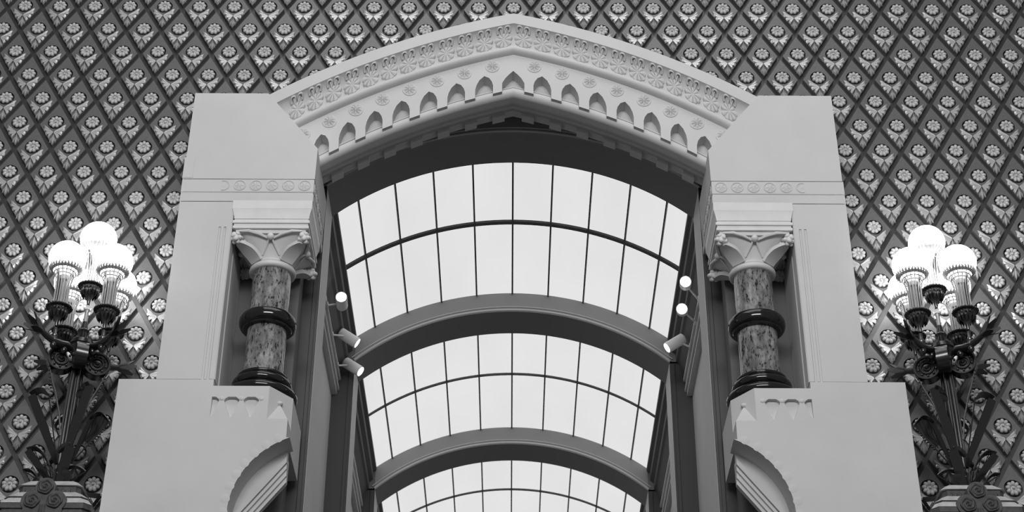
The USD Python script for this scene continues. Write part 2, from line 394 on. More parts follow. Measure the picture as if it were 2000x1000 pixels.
for sd in (-1, 1):
    for k in range(12):
        obj('leaf_ornament', on_cavetto(LEAF, sd, 0.082 + 0.1615 * k), 'carved_stone', arch, smooth=40)
    for k in range(8):
        s0 = 0.175 + PITCH * k - 0.001 * k
        c = arch_map(sd, s0, -0.412, 10.62)
        R = relief(lambda a: 0.050, lambda q, a: 0.001 + 0.016 * max(0, 1 - (2 * q - 1.1) ** 2) * abs(math.cos(4 * a)) ** 1.3 + (0.012 if q < 0.2 else 0), 64, 6, 0.01)
        ring = tube([(0.052 * math.cos(a), 0.052 * math.sin(a), 0.001) for a in np.linspace(0, 2 * np.pi, 28, endpoint=False)], 0.006, 6, closed=True)
        obj('rosette', flat_map(join(R, ring), *c), 'carved_stone', arch, smooth=40)

# ------------------------------------------------------------------ piers
PB = 11.22
QC, QR = (-1.317, 6.249), 0.597
def build_pier(s):
    wd = 'left' if s < 0 else 'right'
    t = thing('stone_pier', 'tall pale limestone pier carrying the %s end of the pointed arch' % wd, 'pier')
    S = lambda m: sign(m, s)
    # lower block with the bracket under the column, cut by a quarter arch
    q = [(QC[0] + QR * math.cos(a), QC[1] + QR * math.sin(a)) for a in np.linspace(math.radians(111), math.pi, 22)]
    low = [(-2.768, 0.0), (-2.768, 7.257), (-2.098, 7.257), (-2.098, 7.206), (-1.556, 7.206), (-1.556, q[0][1])] + q + [(QC[0] - QR, 0.0)]
    solid = m3.Manifold.extrude(m3.CrossSection([np.array(low)], m3.FillRule.NonZero), 0.22)
    rest = [(-2.768, 0.0), (-2.768, 7.257), (-2.098, 7.257), (-2.098, 7.206), (-1.556, 7.206), (-1.556, 6.812), (-1.64, 6.812), (-1.66, 7.0), (-1.95, 7.0), (-2.0, 6.6), (-2.0, 0.0)]
    back = m3.Manifold.extrude(m3.CrossSection([np.array(rest)], m3.FillRule.NonZero), 0.50)
    def up3(m, y1):                     # (x, z, depth) -> world, front at FRONT
        mm = m.to_mesh(); v = np.array(mm.vert_properties[:, :3], float)
        return np.stack([v[:, 0], y1 - v[:, 2], v[:, 1]], 1), np.array(mm.tri_verts)
    # the chamfered upper corner of the bracket
    a = up3(solid, FRONT + 0.22); b = up3(back, FRONT + 0.72)
    A = m3.Manifold(m3.Mesh(np.asarray(a[0], np.float32), np.asarray(a[1], np.uint32))); B = m3.Manifold(m3.Mesh(np.asarray(b[0], np.float32), np.asarray(b[1], np.uint32)))
    body = A + B
    HULL = lambda p: m3.Manifold.hull_points(np.array(p, float))
    F0 = FRONT
    body = body - HULL([(x, y, z) for x, y in ((-1.702, F0 - 0.001), (-1.40, F0 - 0.3), (-1.40, F0 + 0.40), (-1.556, F0 + 0.185)) for z in (6.95, 7.3)])
    body = body + HULL([(-1.702, F0, 6.945), (-1.556, F0, 6.945), (-1.556, F0 + 0.185, 6.945), (-1.64, F0 + 0.10, 6.945), (-1.631, F0 + 0.088, 7.105), (-1.66, F0 + 0.12, 7.105), (-1.66, F0 + 0.12, 6.945)])
    for x in (-2.098, -1.957, -1.821):          # hollows that leave spade-shaped drops between them
        wl = 0.0 if x < -2.09 else 1.0
        body = body - HULL([(x + u * (wl if u < 0 else 1), F0 + y, z) for u, z in ((-0.054, 7.092), (0.054, 7.092), (-0.046, 7.106), (0.046, 7.106), (-0.026, 7.120), (0.026, 7.120)) for y in (-0.01, 0.032)] +
                           [(x - 0.004 * wl, F0 - 0.01, 6.945), (x + 0.004, F0 - 0.01, 6.945), (x - 0.01 * wl, F0 + 0.016, 6.985), (x + 0.01, F0 + 0.016, 6.985)])
    obj('lower_block', S(body), 'limestone', t, smooth=20)
    for x in (-2.027, -1.889, -1.753): obj('knob', S(ball((x, F0 + 0.002, 7.106), 0.019, 2, (1, 0.5, 0.9))), 'carved_stone', t, smooth=60)
    obj('knob', S(ball((-1.631, F0 + 0.087, 7.112), 0.021, 2, (1, 1, 0.8))), 'carved_stone', t, smooth=60)
    # scalloped edge of small carved arcs around the quarter arch
    for a in np.linspace(math.radians(118), math.radians(180), 8):
        c = (QC[0] + (QR + 0.028) * math.cos(a), QC[1] + (QR + 0.028) * math.sin(a))
        m = relief(lambda q: 0.034, lambda q, b: 0.0025 * (1 - q ** 3) - 0.001, 16, 3, 0.003)
        obj('scallop', S(flat_map(m, c[0], FRONT - 0.001, c[1])), 'limestone', t, smooth=40)
    # shell panel behind the quarter arch with a slanting moulding along its edge
    pan = [(-1.53, 6.86)] + [(QC[0] + (QR + 0.05) * math.cos(a), QC[1] + (QR + 0.05) * math.sin(a)) for a in np.linspace(math.radians(108), math.pi, 16)] + [(-1.964, 6.1), (-2.04, 6.1)]
    P = [(-1.515, 6.815), (-2.01, 6.16)]
    pan = pan[:-2] + [(-1.964, 6.05), (-2.09, 6.05)]
    shell = [(-1.566, 6.9), (-1.66, 6.95), (-2.03, 6.7), (-2.03, 6.12), (-2.05, 6.10), (-1.566, 6.734)]
    obj('arch_shell', S(poly_y(shell, 10.70, 10.76)), 'limestone', t, smooth=20)
    dv = np.array([-1.515 + 2.05, 6.80 - 6.10]); dv /= np.hypot(*dv); nv = np.array([dv[1], -dv[0]])
    keep = m3.CrossSection([np.array([(-2.2, 6.0), (-1.565, 6.0), (-1.565, 6.95), (-2.2, 6.95)])], m3.FillRule.NonZero)
    for k, (o, w, th) in enumerate(((0.004, 0.030, 0.10), (0.032, 0.022, 0.075), (0.056, 0.028, 0.05), (0.082, 0.024, 0.03))):
        a0, a1 = np.array([-1.45, 6.885]) + nv * o, np.array([-2.05, 6.10]) + nv * o
        pts = np.array([a0 + nv * w / 2, a1 + nv * w / 2, a1 - nv * w / 2, a0 - nv * w / 2])
        c = m3.CrossSection([pts], m3.FillRule.Positive)
        if c.area() < 1e-6: c = m3.CrossSection([pts[::-1]], m3.FillRule.Positive)
        mm = m3.Manifold.extrude(c ^ keep, th + 0.02).to_mesh(); v = np.array(mm.vert_properties[:, :3], float)
        obj('slanting_moulding', S((np.stack([v[:, 0], 10.70 + 0.02 * k + th - v[:, 2], v[:, 1]], 1), np.array(mm.tri_verts))), 'limestone', t, smooth=20)
    # shaft of the pier with reeded inner edge
    sh = [(-2.505, 10.5), (-2.19, 10.5), (-2.185, 10.507), (-2.175, 10.507), (-2.17, 10.5), (-2.152, 10.5), (-2.146, 10.508), (-2.138, 10.508), (-2.132, 10.5), (-2.098, 10.5), (-2.09, 10.508),
          (-2.09, 10.62), (-2.102, 10.63), (-2.102, 10.66), (-2.09, 10.67), (-2.09, 11.05), (-2.505, 11.05)]
    def prism(pts, z0, z1):
        return m3.Manifold.extrude(m3.CrossSection([np.array(pts)], m3.FillRule.NonZero), z1 - z0).translate((0, 0, z0))
    plain = [(-2.505, 10.5), (-2.098, 10.5), (-2.09, 10.508), (-2.09, 11.05), (-2.505, 11.05)]
    obj('shaft', S(join(prism(sh, 7.259, 8.545), prism(plain, 8.545, 8.770))), 'limestone', t, smooth=20)
    # impost: fascia, rosette band
    obj('fascia', S(box(-2.508, -1.503, FRONT, PB, 8.776, 8.846, 0.004)), 'limestone', t)
    obj('fillet', S(box(-2.506, -1.508, FRONT + 0.006, PB, 8.846, 8.862)), 'limestone', t)
    obj('rosette_band', S(box(-2.508, -1.505, FRONT, PB, 8.862, 8.979, 0.003)), 'limestone', t)
    disc = join(relief(lambda a: 0.036, lambda q, a: 0.001 + 0.007 * (1 - q) + 0.003 * math.cos(6 * a) * q * (1 - q) * 4, 30, 3, 0.004),
                tube([(0.043 * math.cos(a), 0.043 * math.sin(a), 0.001) for a in np.linspace(0, 2 * np.pi, 24, endpoint=False)], 0.0045, 5, closed=True))
    for k in range(5):
        obj('band_rosette', S(flat_map(disc, -1.575 - 0.123 * k, FRONT, 8.921)), 'limestone', t, smooth=40)
    cr = join(tube([(0.043 * math.cos(a), 0.043 * math.sin(a), 0.001) for a in np.linspace(-0.6 * np.pi, 0.6 * np.pi, 14)], 0.0045, 5), relief(lambda a: 0.02, lambda q, a: 0.004 * (1 - q), 16, 2, 0.003))
    obj('band_rosette', S(flat_map(cr, -1.575 - 0.123 * 5, FRONT, 8.921)), 'limestone', t, smooth=40)
    for k in range(5):                      # the same band turns the corner on the side face
        y = FRONT + 0.07 + 0.13 * k
        v = disc[0]; R = np.stack([-1.505 + v[:, 2], y + v[:, 0], 8.921 + v[:, 1]], 1)
        obj('band_rosette', S((R, disc[1])), 'limestone', t, smooth=40)
    ub = [(-2.500, 8.982), (-1.503, 8.982), (-1.499, 9.268), (-1.922, 9.802), (-2.495, 9.802)]
    obj('upper_block', S(poly_y(ub, FRONT, PB)), 'limestone', t, smooth=20)
    if s < 0: obj('patch', S(box(-2.509, -2.430, FRONT - 0.005, FRONT + 0.05, 8.990, 9.178, 0.002)), 'limestone', t)
    # wall of the reveal behind the column
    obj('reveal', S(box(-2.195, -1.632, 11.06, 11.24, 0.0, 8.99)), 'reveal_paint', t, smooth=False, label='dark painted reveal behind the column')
    return t
for s in (-1, 1): build_pier(s)

# ------------------------------------------------------------------ columns
def build_column(s):
    wd = 'left' if s < 0 else 'right'
    CX, CY = -1.803, 10.785
    t = thing('marble_column', 'speckled marble column with black ring and white carved capital on the %s pier' % wd, 'column', loc=(CX * -s, CY, 7.206))
    S = lambda m: sign(m, s); c = (CX, CY, 0)
    tor = lambda r, z, a, b, n=10: [(r + a * math.cos(q), z + b * math.sin(q)) for q in np.linspace(-np.pi / 2, np.pi / 2, n)]
    obj('base', S(lathe([(0.0, 7.207), (0.215, 7.207)] + tor(0.215, 7.250, 0.048, 0.043) + [(0.208, 7.297), (0.208, 7.305)] + tor(0.185, 7.345, 0.032, 0.036) + [(0.182, 7.383)] + tor(0.165, 7.402, 0.022, 0.019) + [(0.155, 7.425), (0.0, 7.425)], 56, c)), 'black_marble', t, smooth=40)
    obj('shaft', S(lathe([(0.146, 7.42), (0.146, 7.86)], 56, c)), 'column_marble', t, smooth=True)
    obj('shaft_ring', S(lathe([(0.14, 7.80), (0.175, 7.805)] + tor(0.182, 7.868, 0.030, 0.050) + [(0.175, 7.922), (0.14, 7.925)], 56, c)), 'black_marble', t, smooth=40)
    obj('shaft', S(lathe([(0.146, 7.92), (0.144, 8.33)], 56, c)), 'column_marble', t, smooth=True)
    # capital
    cap = obj('capital', S(bell(c)), 'white_marble', t, smooth=50)
    obj('necking', S(lathe([(0.13, 8.285)] + tor(0.152, 8.312, 0.024, 0.024) + tor(0.140, 8.352, 0.016, 0.014) + [(0.13, 8.366)], 48, c)), 'white_marble', cap, smooth=40)
    rnd = random.Random(5)
    for dx in (-1, 1):
        for dy in (-1, 1):
            k = np.array([CX + dx * 0.252, CY + dy * 0.252, 8.468])
            ms = [ball(k, 0.040, 2)]
            for j in range(14):
                a, e = j * 2.4, math.asin(2 * (j + 0.5) / 14 - 1)
                ms.append(ball(k + 0.036 * np.array([math.cos(a) * math.cos(e), math.sin(a) * math.cos(e), math.sin(e)]), 0.0175, 1))
            obj('corner_volute', S(join(*ms)), 'white_marble', cap, smooth=60)
            # curling leaf under each volute
            d = np.array([dx, dy]) / math.sqrt(2); P = []
            for q in np.linspace(0, 1, 9):
                r = 0.15 + 0.185 * q ** 1.5 + 0.03 * math.sin(np.pi * q); z = 8.355 + 0.085 * q + 0.02 * math.sin(np.pi * q)
                P.append((CX + d[0] * r, CY + d[1] * r, z))
            obj('corner_leaf', S(strip(P, (-d[1], d[0], 0), [0.11, 0.115, 0.12, 0.12, 0.115, 0.10, 0.085, 0.07, 0.05], 0.03)), 'white_marble', cap, smooth=60)
    for (fx, fy) in ((0, -1), (1, 0), (-1, 0), (0, 1)):
        f, sd = np.array([fx, fy, 0.]), np.array([-fy, fx, 0.])
        at = lambda u, z, o=0.0: np.array([CX, CY, 0]) + f * (bell_half(z) * 0.985 + o) + sd * u + [0, 0, z]
        obj('boss', S(ball(at(0, 8.486, 0.012), 0.027, 2, (1, 1, 1))), 'white_marble', cap, smooth=60)
        for u in (-1, 1):
            obj('rib', S(tube([at(u * 0.012, 8.475, 0.008), at(u * 0.035, 8.43, 0.004), at(u * 0.062, 8.38, 0.0)], [0.008, 0.009, 0.006], 6)), 'white_marble', cap, smooth=60)
            obj('rib', S(tube([at(u * 0.02, 8.478, 0.008), at(u * 0.09, 8.500, 0.016), at(u * 0.16, 8.513, 0.020), at(u * 0.235, 8.515, 0.014)], [0.009, 0.013, 0.013, 0.009], 6)), 'white_marble', cap, smooth=60)
            obj('rib', S(tube([at(u * 0.20, 8.47, 0.0), at(u * 0.155, 8.43, 0.0), at(u * 0.118, 8.38, -0.005)], [0.008, 0.009, 0.006], 6)), 'white_marble', cap, smooth=60)
    # abacus: a stack of square mouldings
    sq = lambda h, z0, z1, b=0.003: box(CX - h, CX + h, CY - h, CY + h, z0, z1, b)
    obj('abacus', S(join(sq(0.262, 8.505, 8.548), sq(0.284, 8.535, 8.560), sq(0.278, 8.560, 8.580), sq(0.288, 8.580, 8.606), sq(0.278, 8.606, 8.622))), 'white_marble', t)
    P = [(0.279, 8.622), (0.281, 8.64), (0.286, 8.665), (0.294, 8.695), (0.298, 8.705), (0.298, 8.776)]
    rows = np.array([[(CX + a * h, CY + b * h, z) for a, b in ((-1, -1), (1, -1), (1, 1), (-1, 1))] for h, z in P])
    obj('abacus_top', S(grid(rows, wrap_v=True)), 'white_marble', t, smooth=20)
    return t
def bell_half(z):
    q = min(max((z - 8.355) / 0.165, 0), 1); return 0.145 + 0.125 * q ** 1.25
def bell(c):
    rows = []
    for z in np.linspace(8.355, 8.520, 12):
        q = (z - 8.355) / 0.165; h = bell_half(z); n = 2 + 5 * q ** 1.3; row = []
        for a in np.linspace(0, 2 * np.pi, 48, endpoint=False):
            k = (abs(math.cos(a)) ** n + abs(math.sin(a)) ** n) ** (-1 / n)
            k *= 1 - 0.10 * q * (1 - abs(math.sin(2 * a)) ** 0.7)          # sides hollowed between the horns
            row.append((c[0] + h * k * math.cos(a), c[1] + h * k * math.sin(a), z))
        rows.append(row)
    return grid(np.array(rows), wrap_v=True)
for s in (-1, 1): build_column(s)

# ------------------------------------------------------------------ the gallery behind: beams, vaulted roof lights, walls
Y1, SP, BD = 11.30, 2.9154, 0.42
BC, BR = 7.718, 2.302                       # beam soffit arc: centre height, radius
GR = 2.512                                  # glass arc radius
def bead(y, r, rad):
    a = np.linspace(-math.asin(1.505 / BR), math.asin(1.505 / BR), 40)
    return tube([(r * math.sin(q), y, BC + r * math.cos(q)) for q in a], rad, 8)
beams = []
ORD = ('nearest', 'second', 'third', 'farthest')
for k in range(4):
    y = Y1 + SP * k
    t = thing('ceiling_beam', '%s dark arched beam of the gallery ceiling behind the stone arch' % ORD[k], 'beam', kind='structure')
    a = np.linspace(-math.asin(1.512 / BR), math.asin(1.512 / BR), 48)
    sof = [(BR * math.sin(q), BC + BR * math.cos(q)) for q in a]
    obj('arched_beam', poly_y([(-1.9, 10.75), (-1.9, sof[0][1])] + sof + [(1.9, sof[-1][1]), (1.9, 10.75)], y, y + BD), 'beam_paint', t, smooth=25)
    R2 = GR + 0.01; a2 = np.linspace(-math.asin(1.512 / R2), math.asin(1.512 / R2), 48)
    obj('fascia', poly_y(sof + [(R2 * math.sin(q), BC + R2 * math.cos(q)) for q in a2[::-1]], y - 0.006, y + 0.002), 'beam_front_lit', t, smooth=25, label='front of the beam with the roof light painted in as a lighter tone')
    obj('bead', bead(y - 0.004, BR + 0.018, 0.013), 'gallery_paint', t, smooth=True)
    obj('fillet', bead(y - 0.008, BR + 0.052, 0.006), 'gallery_paint', t, smooth=True)
    for s in (-1, 1):
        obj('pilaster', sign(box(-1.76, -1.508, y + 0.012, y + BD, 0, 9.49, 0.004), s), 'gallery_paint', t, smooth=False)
        obj('pilaster_front', sign(join(box(-1.76, -1.510, y, y + 0.012, 0, 9.47), box(-1.560, -1.528, y - 0.010, y, 0, 9.45, 0.004)), s), 'pilaster_front', t, smooth=False, label='front of the pilaster with its shade put into a darker colour')
for s in (-1, 1):
    wd = 'left' if s < 0 else 'right'
    w = thing('wall_%s' % wd, 'plain grey %s side wall of the gallery under the roof lights' % wd, 'wall', kind='structure')
    obj('plaster', sign(box(-1.85, -1.712, Y1 + 0.05, 21.0, 0, 10.7), s), 'gallery_paint', w, smooth=False)
    for k in range(3):
        y0, y1 = Y1 + SP * k + BD, Y1 + SP * (k + 1)
        obj('rail', sign(join(box(-1.72, -1.640, y0, y1, 9.140, 9.175, 0.006), box(-1.72, -1.655, y0, y1, 9.175, 9.25), box(-1.72, -1.632, y0, y1, 9.25, 9.285, 0.006), box(-1.72, -1.66, y0, y1, 9.10, 9.14)), s), 'gallery_paint', w, smooth=False)
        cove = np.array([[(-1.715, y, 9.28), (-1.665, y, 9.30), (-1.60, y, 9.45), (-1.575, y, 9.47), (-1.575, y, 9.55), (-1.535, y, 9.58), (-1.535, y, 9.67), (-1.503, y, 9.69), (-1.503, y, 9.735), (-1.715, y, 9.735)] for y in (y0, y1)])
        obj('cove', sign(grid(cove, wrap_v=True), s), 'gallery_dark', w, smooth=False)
e = obj('wall_back', box(-1.9, 1.9, 20.9, 21.05, 0, 10.7), 'gallery_paint'); tag(e, 'plain end wall at the far end of the gallery', 'wall', kind='structure')
STEP = math.asin(0.351 / GR)
EDGE = math.asin(1.510 / GR)
ang = [-EDGE] + [STEP * i for i in range(-4, 5)] + [EDGE]
for k in range(3):
    y0, y1 = Y1 + SP * k + BD - 0.01, Y1 + SP * (k + 1) + 0.01
    ym = (y0 + y1) / 2 - 0.03
    t = thing('window_%d' % (k + 1), 'glowing curved %s roof light of translucent panes over the gallery' % ('nearest', 'middle', 'farthest')[k], 'skylight', kind='structure')
    for j, (ya, yb) in enumerate(((y0, ym), (ym, y1))):
        for i in range(10):
            q = np.linspace(ang[i], ang[i + 1], 5)
            P = np.array([[(r * math.sin(a), y, BC + r * math.cos(a)) for a in q] for r, y in ((GR, ya), (GR, yb), (GR + 0.012, yb), (GR + 0.012, ya))])
            obj('pane', grid(P, wrap_u=True), 'pane_glow', t, smooth=False)
    for i in range(1, 10):
        a = ang[i]; c, n = np.array([math.sin(a), 0, math.cos(a)]), np.array([math.cos(a), 0, -math.sin(a)])
        pts = [c * r + n * w + np.array([0, y, BC]) for y in (y0, y1) for r, w in ((GR - 0.016, -0.006), (GR - 0.016, 0.006), (GR + 0.004, 0.009), (GR + 0.004, -0.009))]
        obj('glazing_bar', m3.Manifold.hull_points(np.array(pts)), 'muntin', t, smooth=False)
    q = np.linspace(-EDGE, EDGE, 40); wb = (0.024, 0.011, 0.010)[k]
    P = np.array([[(r * math.sin(a), y, BC + r * math.cos(a)) for a in q] for r, y in ((GR - 0.018, ym - wb), (GR - 0.018, ym + wb), (GR + 0.003, ym + wb * 1.3), (GR + 0.003, ym - wb * 1.3))])
    obj('cross_bar', grid(P, wrap_u=True), 'muntin', t, smooth=30)

# ------------------------------------------------------------------ spotlights on the rails
def spotlight(s, arm_y, arm_z, c, d, label):
    """described for the left; c = centre of the body, d = where it points"""
    t = thing('spotlight', label, 'spotlight', group='gallery spotlights', loc=(c[0] * -s, c[1], c[2]))
    S = lambda m: sign(m, s); c = np.array(c); d = np.array(d, float); d /= np.linalg.norm(d)
    R = np.array(trimesh.geometry.align_vectors([0, 0, 1], d))[:3, :3]
    body = lathe([(0, -0.095), (0.044, -0.095), (0.052, -0.086), (0.052, 0.100), (0.047, 0.100), (0.046, 0.080), (0.0, 0.080)], 32)
    obj('body', S(xform(body, R, c)), 'spot_white', t, smooth=40)
    obj('lens', S(xform(lathe([(0.046, 0.082), (0.042, 0.090), (0.0, 0.092)], 28), R, c)), 'spot_glow', t, smooth=40)
    a = np.array([-1.635, arm_y, arm_z]); b = c - d * 0.03
    obj('arm', S(tube([a, (a + b) / 2 + [0, 0, 0.0], b], 0.009, 8)), 'spot_white', t, smooth=40)
    obj('mount', S(box(-1.66, -1.632, arm_y - 0.03, arm_y + 0.03, arm_z - 0.022, arm_z + 0.022, 0.004)), 'spot_white', t)
spotlight(-1, 12.88, 9.29, (-1.515, 12.87, 9.32), (0.05, -0.95, -0.10), 'white cylinder spotlight highest on the left gallery wall, aimed out of the arch')
spotlight(-1, 13.41, 9.29, (-1.515, 13.60, 9.37), (0.80, 0.10, -0.50), 'white cylinder spotlight in the middle of the three on the left wall')
spotlight(-1, 13.97, 9.28, (-1.515, 14.10, 9.34), (0.75, -0.10, -0.55), 'white cylinder spotlight lowest on the left wall beside the second beam')
spotlight(1, 12.75, 9.29, (-1.510, 12.55, 9.33), (0.10, -0.9, -0.38), 'glaring spotlight highest of the three on the right gallery wall')
spotlight(1, 13.10, 9.27, (-1.510, 12.92, 9.28), (0.12, -0.9, -0.42), 'glaring spotlight second from the top on the right gallery wall')
spotlight(1, 13.60, 9.29, (-1.510, 13.60, 9.33), (0.80, -0.05, -0.55), 'white cylinder spotlight lowest on the right wall, tilted down to the left')

# ------------------------------------------------------------------ pedestals and the five-globe lamps
LX, LY, PZ = -3.09, 10.575, 6.425
def octa(h, z, ch=0.0):
    c = ch if ch else 0.0
    return [(-h, -h + c, z), (-h + c, -h, z), (h - c, -h, z), (h, -h + c, z), (h, h - c, z), (h - c, h, z), (-h + c, h, z), (-h, h - c, z)]
def frustum(prof, ch=0.14):
    rows = np.array([[(LX + x, LY + y, z) for x, y, z in octa(h, z, h * ch)] for h, z in prof])
    v, f = grid(rows, wrap_v=True); n = len(v); k = (len(prof) - 1) * 8
    v = np.vstack([v, [(LX, LY, prof[0][1]), (LX, LY, prof[-1][1])]])
    f = np.vstack([f, [(n, (j + 1) % 8, j) for j in range(8)], [(n + 1, k + j, k + (j + 1) % 8) for j in range(8)]])
    return v, f
def build_pedestal(s):
    wd = 'left' if s < 0 else 'right'
    t = thing('lamp_pedestal', 'stepped stone lamp pedestal with carved roses at the lower %s corner' % wd, 'pedestal', loc=(LX * -s, LY, 0))
    S = lambda m: sign(m, s)
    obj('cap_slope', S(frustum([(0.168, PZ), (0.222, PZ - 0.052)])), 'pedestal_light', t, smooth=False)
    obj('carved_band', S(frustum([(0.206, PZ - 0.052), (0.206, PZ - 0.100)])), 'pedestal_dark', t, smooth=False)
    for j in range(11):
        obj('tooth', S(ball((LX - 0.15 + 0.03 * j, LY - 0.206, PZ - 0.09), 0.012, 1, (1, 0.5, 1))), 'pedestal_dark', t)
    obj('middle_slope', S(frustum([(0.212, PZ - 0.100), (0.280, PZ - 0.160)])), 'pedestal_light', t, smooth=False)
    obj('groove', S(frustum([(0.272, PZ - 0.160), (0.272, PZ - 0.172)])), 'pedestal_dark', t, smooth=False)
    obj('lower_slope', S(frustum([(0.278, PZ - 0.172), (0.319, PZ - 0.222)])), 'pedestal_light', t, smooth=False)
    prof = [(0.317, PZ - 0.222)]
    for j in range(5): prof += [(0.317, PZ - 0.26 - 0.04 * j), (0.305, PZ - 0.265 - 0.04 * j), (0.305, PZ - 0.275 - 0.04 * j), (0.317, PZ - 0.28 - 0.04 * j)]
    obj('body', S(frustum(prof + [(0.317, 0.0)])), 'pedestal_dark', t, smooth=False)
    # clover-shaped shield with three roses
    yf = LY - 0.319
    lobes = [(0, 0.0, 0.066), (-0.076, -0.100, 0.074), (0.076, -0.100, 0.074), (0, -0.165, 0.13)]
    cs = m3.CrossSection([np.array([(LX - 0.115, PZ - 0.5), (LX + 0.115, PZ - 0.5), (LX + 0.115, PZ - 0.2), (LX - 0.115, PZ - 0.2)])], m3.FillRule.NonZero)
    for x, z, r in lobes: cs = cs + m3.CrossSection.circle(r, 28).translate((LX + x + 0.01, PZ - 0.115 + z))
    mm = m3.Manifold.extrude(cs, 0.14).to_mesh(); v = np.array(mm.vert_properties[:, :3], float)
    sh = obj('shield', S((np.stack([v[:, 0], yf + 0.13 - v[:, 2], v[:, 1]], 1), np.array(mm.tri_verts))), 'pedestal_dark', t, smooth=20)
    for x, z in ((0, 0.0), (-0.074, -0.100), (0.074, -0.100)):
        rz = relief(lambda a: 0.052 * (1 + 0.05 * math.cos(5 * a)), lambda q, a: 0.004 + 0.016 * abs(math.cos(2.2 * np.pi * q + 0.5 * a)) * (1 - 0.3 * q), 40, 12, 0.004)
        obj('rose', S(flat_map(rz, LX + x + 0.01, yf - 0.010, PZ - 0.115 + z)), 'pedestal_dark', sh, smooth=50)
    for x in (-0.03, 0.0, 0.03):
        obj('stem', S(tube([(LX + x * 0.5 + 0.01, yf - 0.01, PZ - 0.24), (LX + x * 0.8 + 0.01, yf - 0.01, PZ - 0.38)], 0.006, 6)), 'pedestal_dark', sh)

def cup_unit(S, t, x, y, z, gz, lit=True):
    """scalloped metal cup at z, flared rod cage with glass chimney, globe centred at gz"""
    c = (x, y, 0); sc = lambda tt, pr: 1 + 0.05 * np.cos(16 * tt)[None, :] * (pr[:, :1] > 0.05)
    cup = obj('cup', S(lathe([(0.010, z - 0.13), (0.014, z - 0.09), (0.030, z - 0.06), (0.046, z - 0.045), (0.055, z - 0.03), (0.060, z - 0.005), (0.066, z + 0.010), (0.082, z + 0.012), (0.087, z + 0.020), (0.080, z + 0.030), (0.03, z + 0.03)], 64, c, sc)), 'cup_metal', t, smooth=35)
    for k in range(14):
        a = k * np.pi / 7
        obj('tassel', S(tube([(x + 0.056 * math.cos(a), y + 0.056 * math.sin(a), z - 0.005), (x + 0.058 * math.cos(a), y + 0.058 * math.sin(a), z - 0.035), (x + 0.052 * math.cos(a), y + 0.052 * math.sin(a), z - 0.07)], [0.010, 0.014, 0.003], 5)), 'bronze', cup)
    for k in range(24):
        a = k * np.pi / 12
        obj('scallop', S(ball((x + 0.086 * math.cos(a), y + 0.086 * math.sin(a), z + 0.019), 0.0105, 1)), 'bronze', cup)
    pr = [(0.050, z + 0.03), (0.049, z + 0.10), (0.049, z + 0.17), (0.053, z + 0.23), (0.063, z + 0.28), (0.078, z + 0.315), (0.094, z + 0.335)]
    top = z + 0.335
    cg = obj('chimney', S(lathe([(0.040, z + 0.03), (0.040, z + 0.2), (0.048, z + 0.27), (0.070, z + 0.325)], 28, c)), 'glass', t, smooth=True, label='clear glass chimney')
    for k in range(16):
        a = k * np.pi / 8
        obj('rod', S(tube([(x + r * math.cos(a), y + r * math.sin(a), h) for r, h in pr], 0.0036, 5)), 'brass', cg)
    for h, r in ((z + 0.285, 0.064), (z + 0.308, 0.076)):
        obj('hoop', S(tube([(x + r * math.cos(a), y + r * math.sin(a), h) for a in np.linspace(0, 2 * np.pi, 28, endpoint=False)], 0.004, 5, closed=True)), 'brass', cg)
    obj('socket', S(lathe([(0.0, z + 0.03), (0.024, z + 0.03), (0.024, z + 0.24), (0.034, z + 0.25), (0.034, z + 0.285), (0.0, z + 0.29)], 20, c)), 'pedestal_light', cg, smooth=40)
    tt = np.linspace(0, 2 * np.pi, 56, endpoint=False); zig = np.where(np.arange(56) % 2 == 0, 0.0, 0.026)
    crown = np.array([[(x + r * math.cos(a), y + r * math.sin(a), h + (zz if j == 1 else 0)) for a, zz in zip(tt, zig)] for j, (r, h) in enumerate(((0.088, top - 0.012), (0.118, top + 0.006)))])
    obj('crown', S(grid(crown, wrap_v=True)), 'brass', t, smooth=False)
    obj('globe', S(ball((x, y, gz), 0.136, 4)), 'globe_glow', t, smooth=True, label='glowing white glass globe')

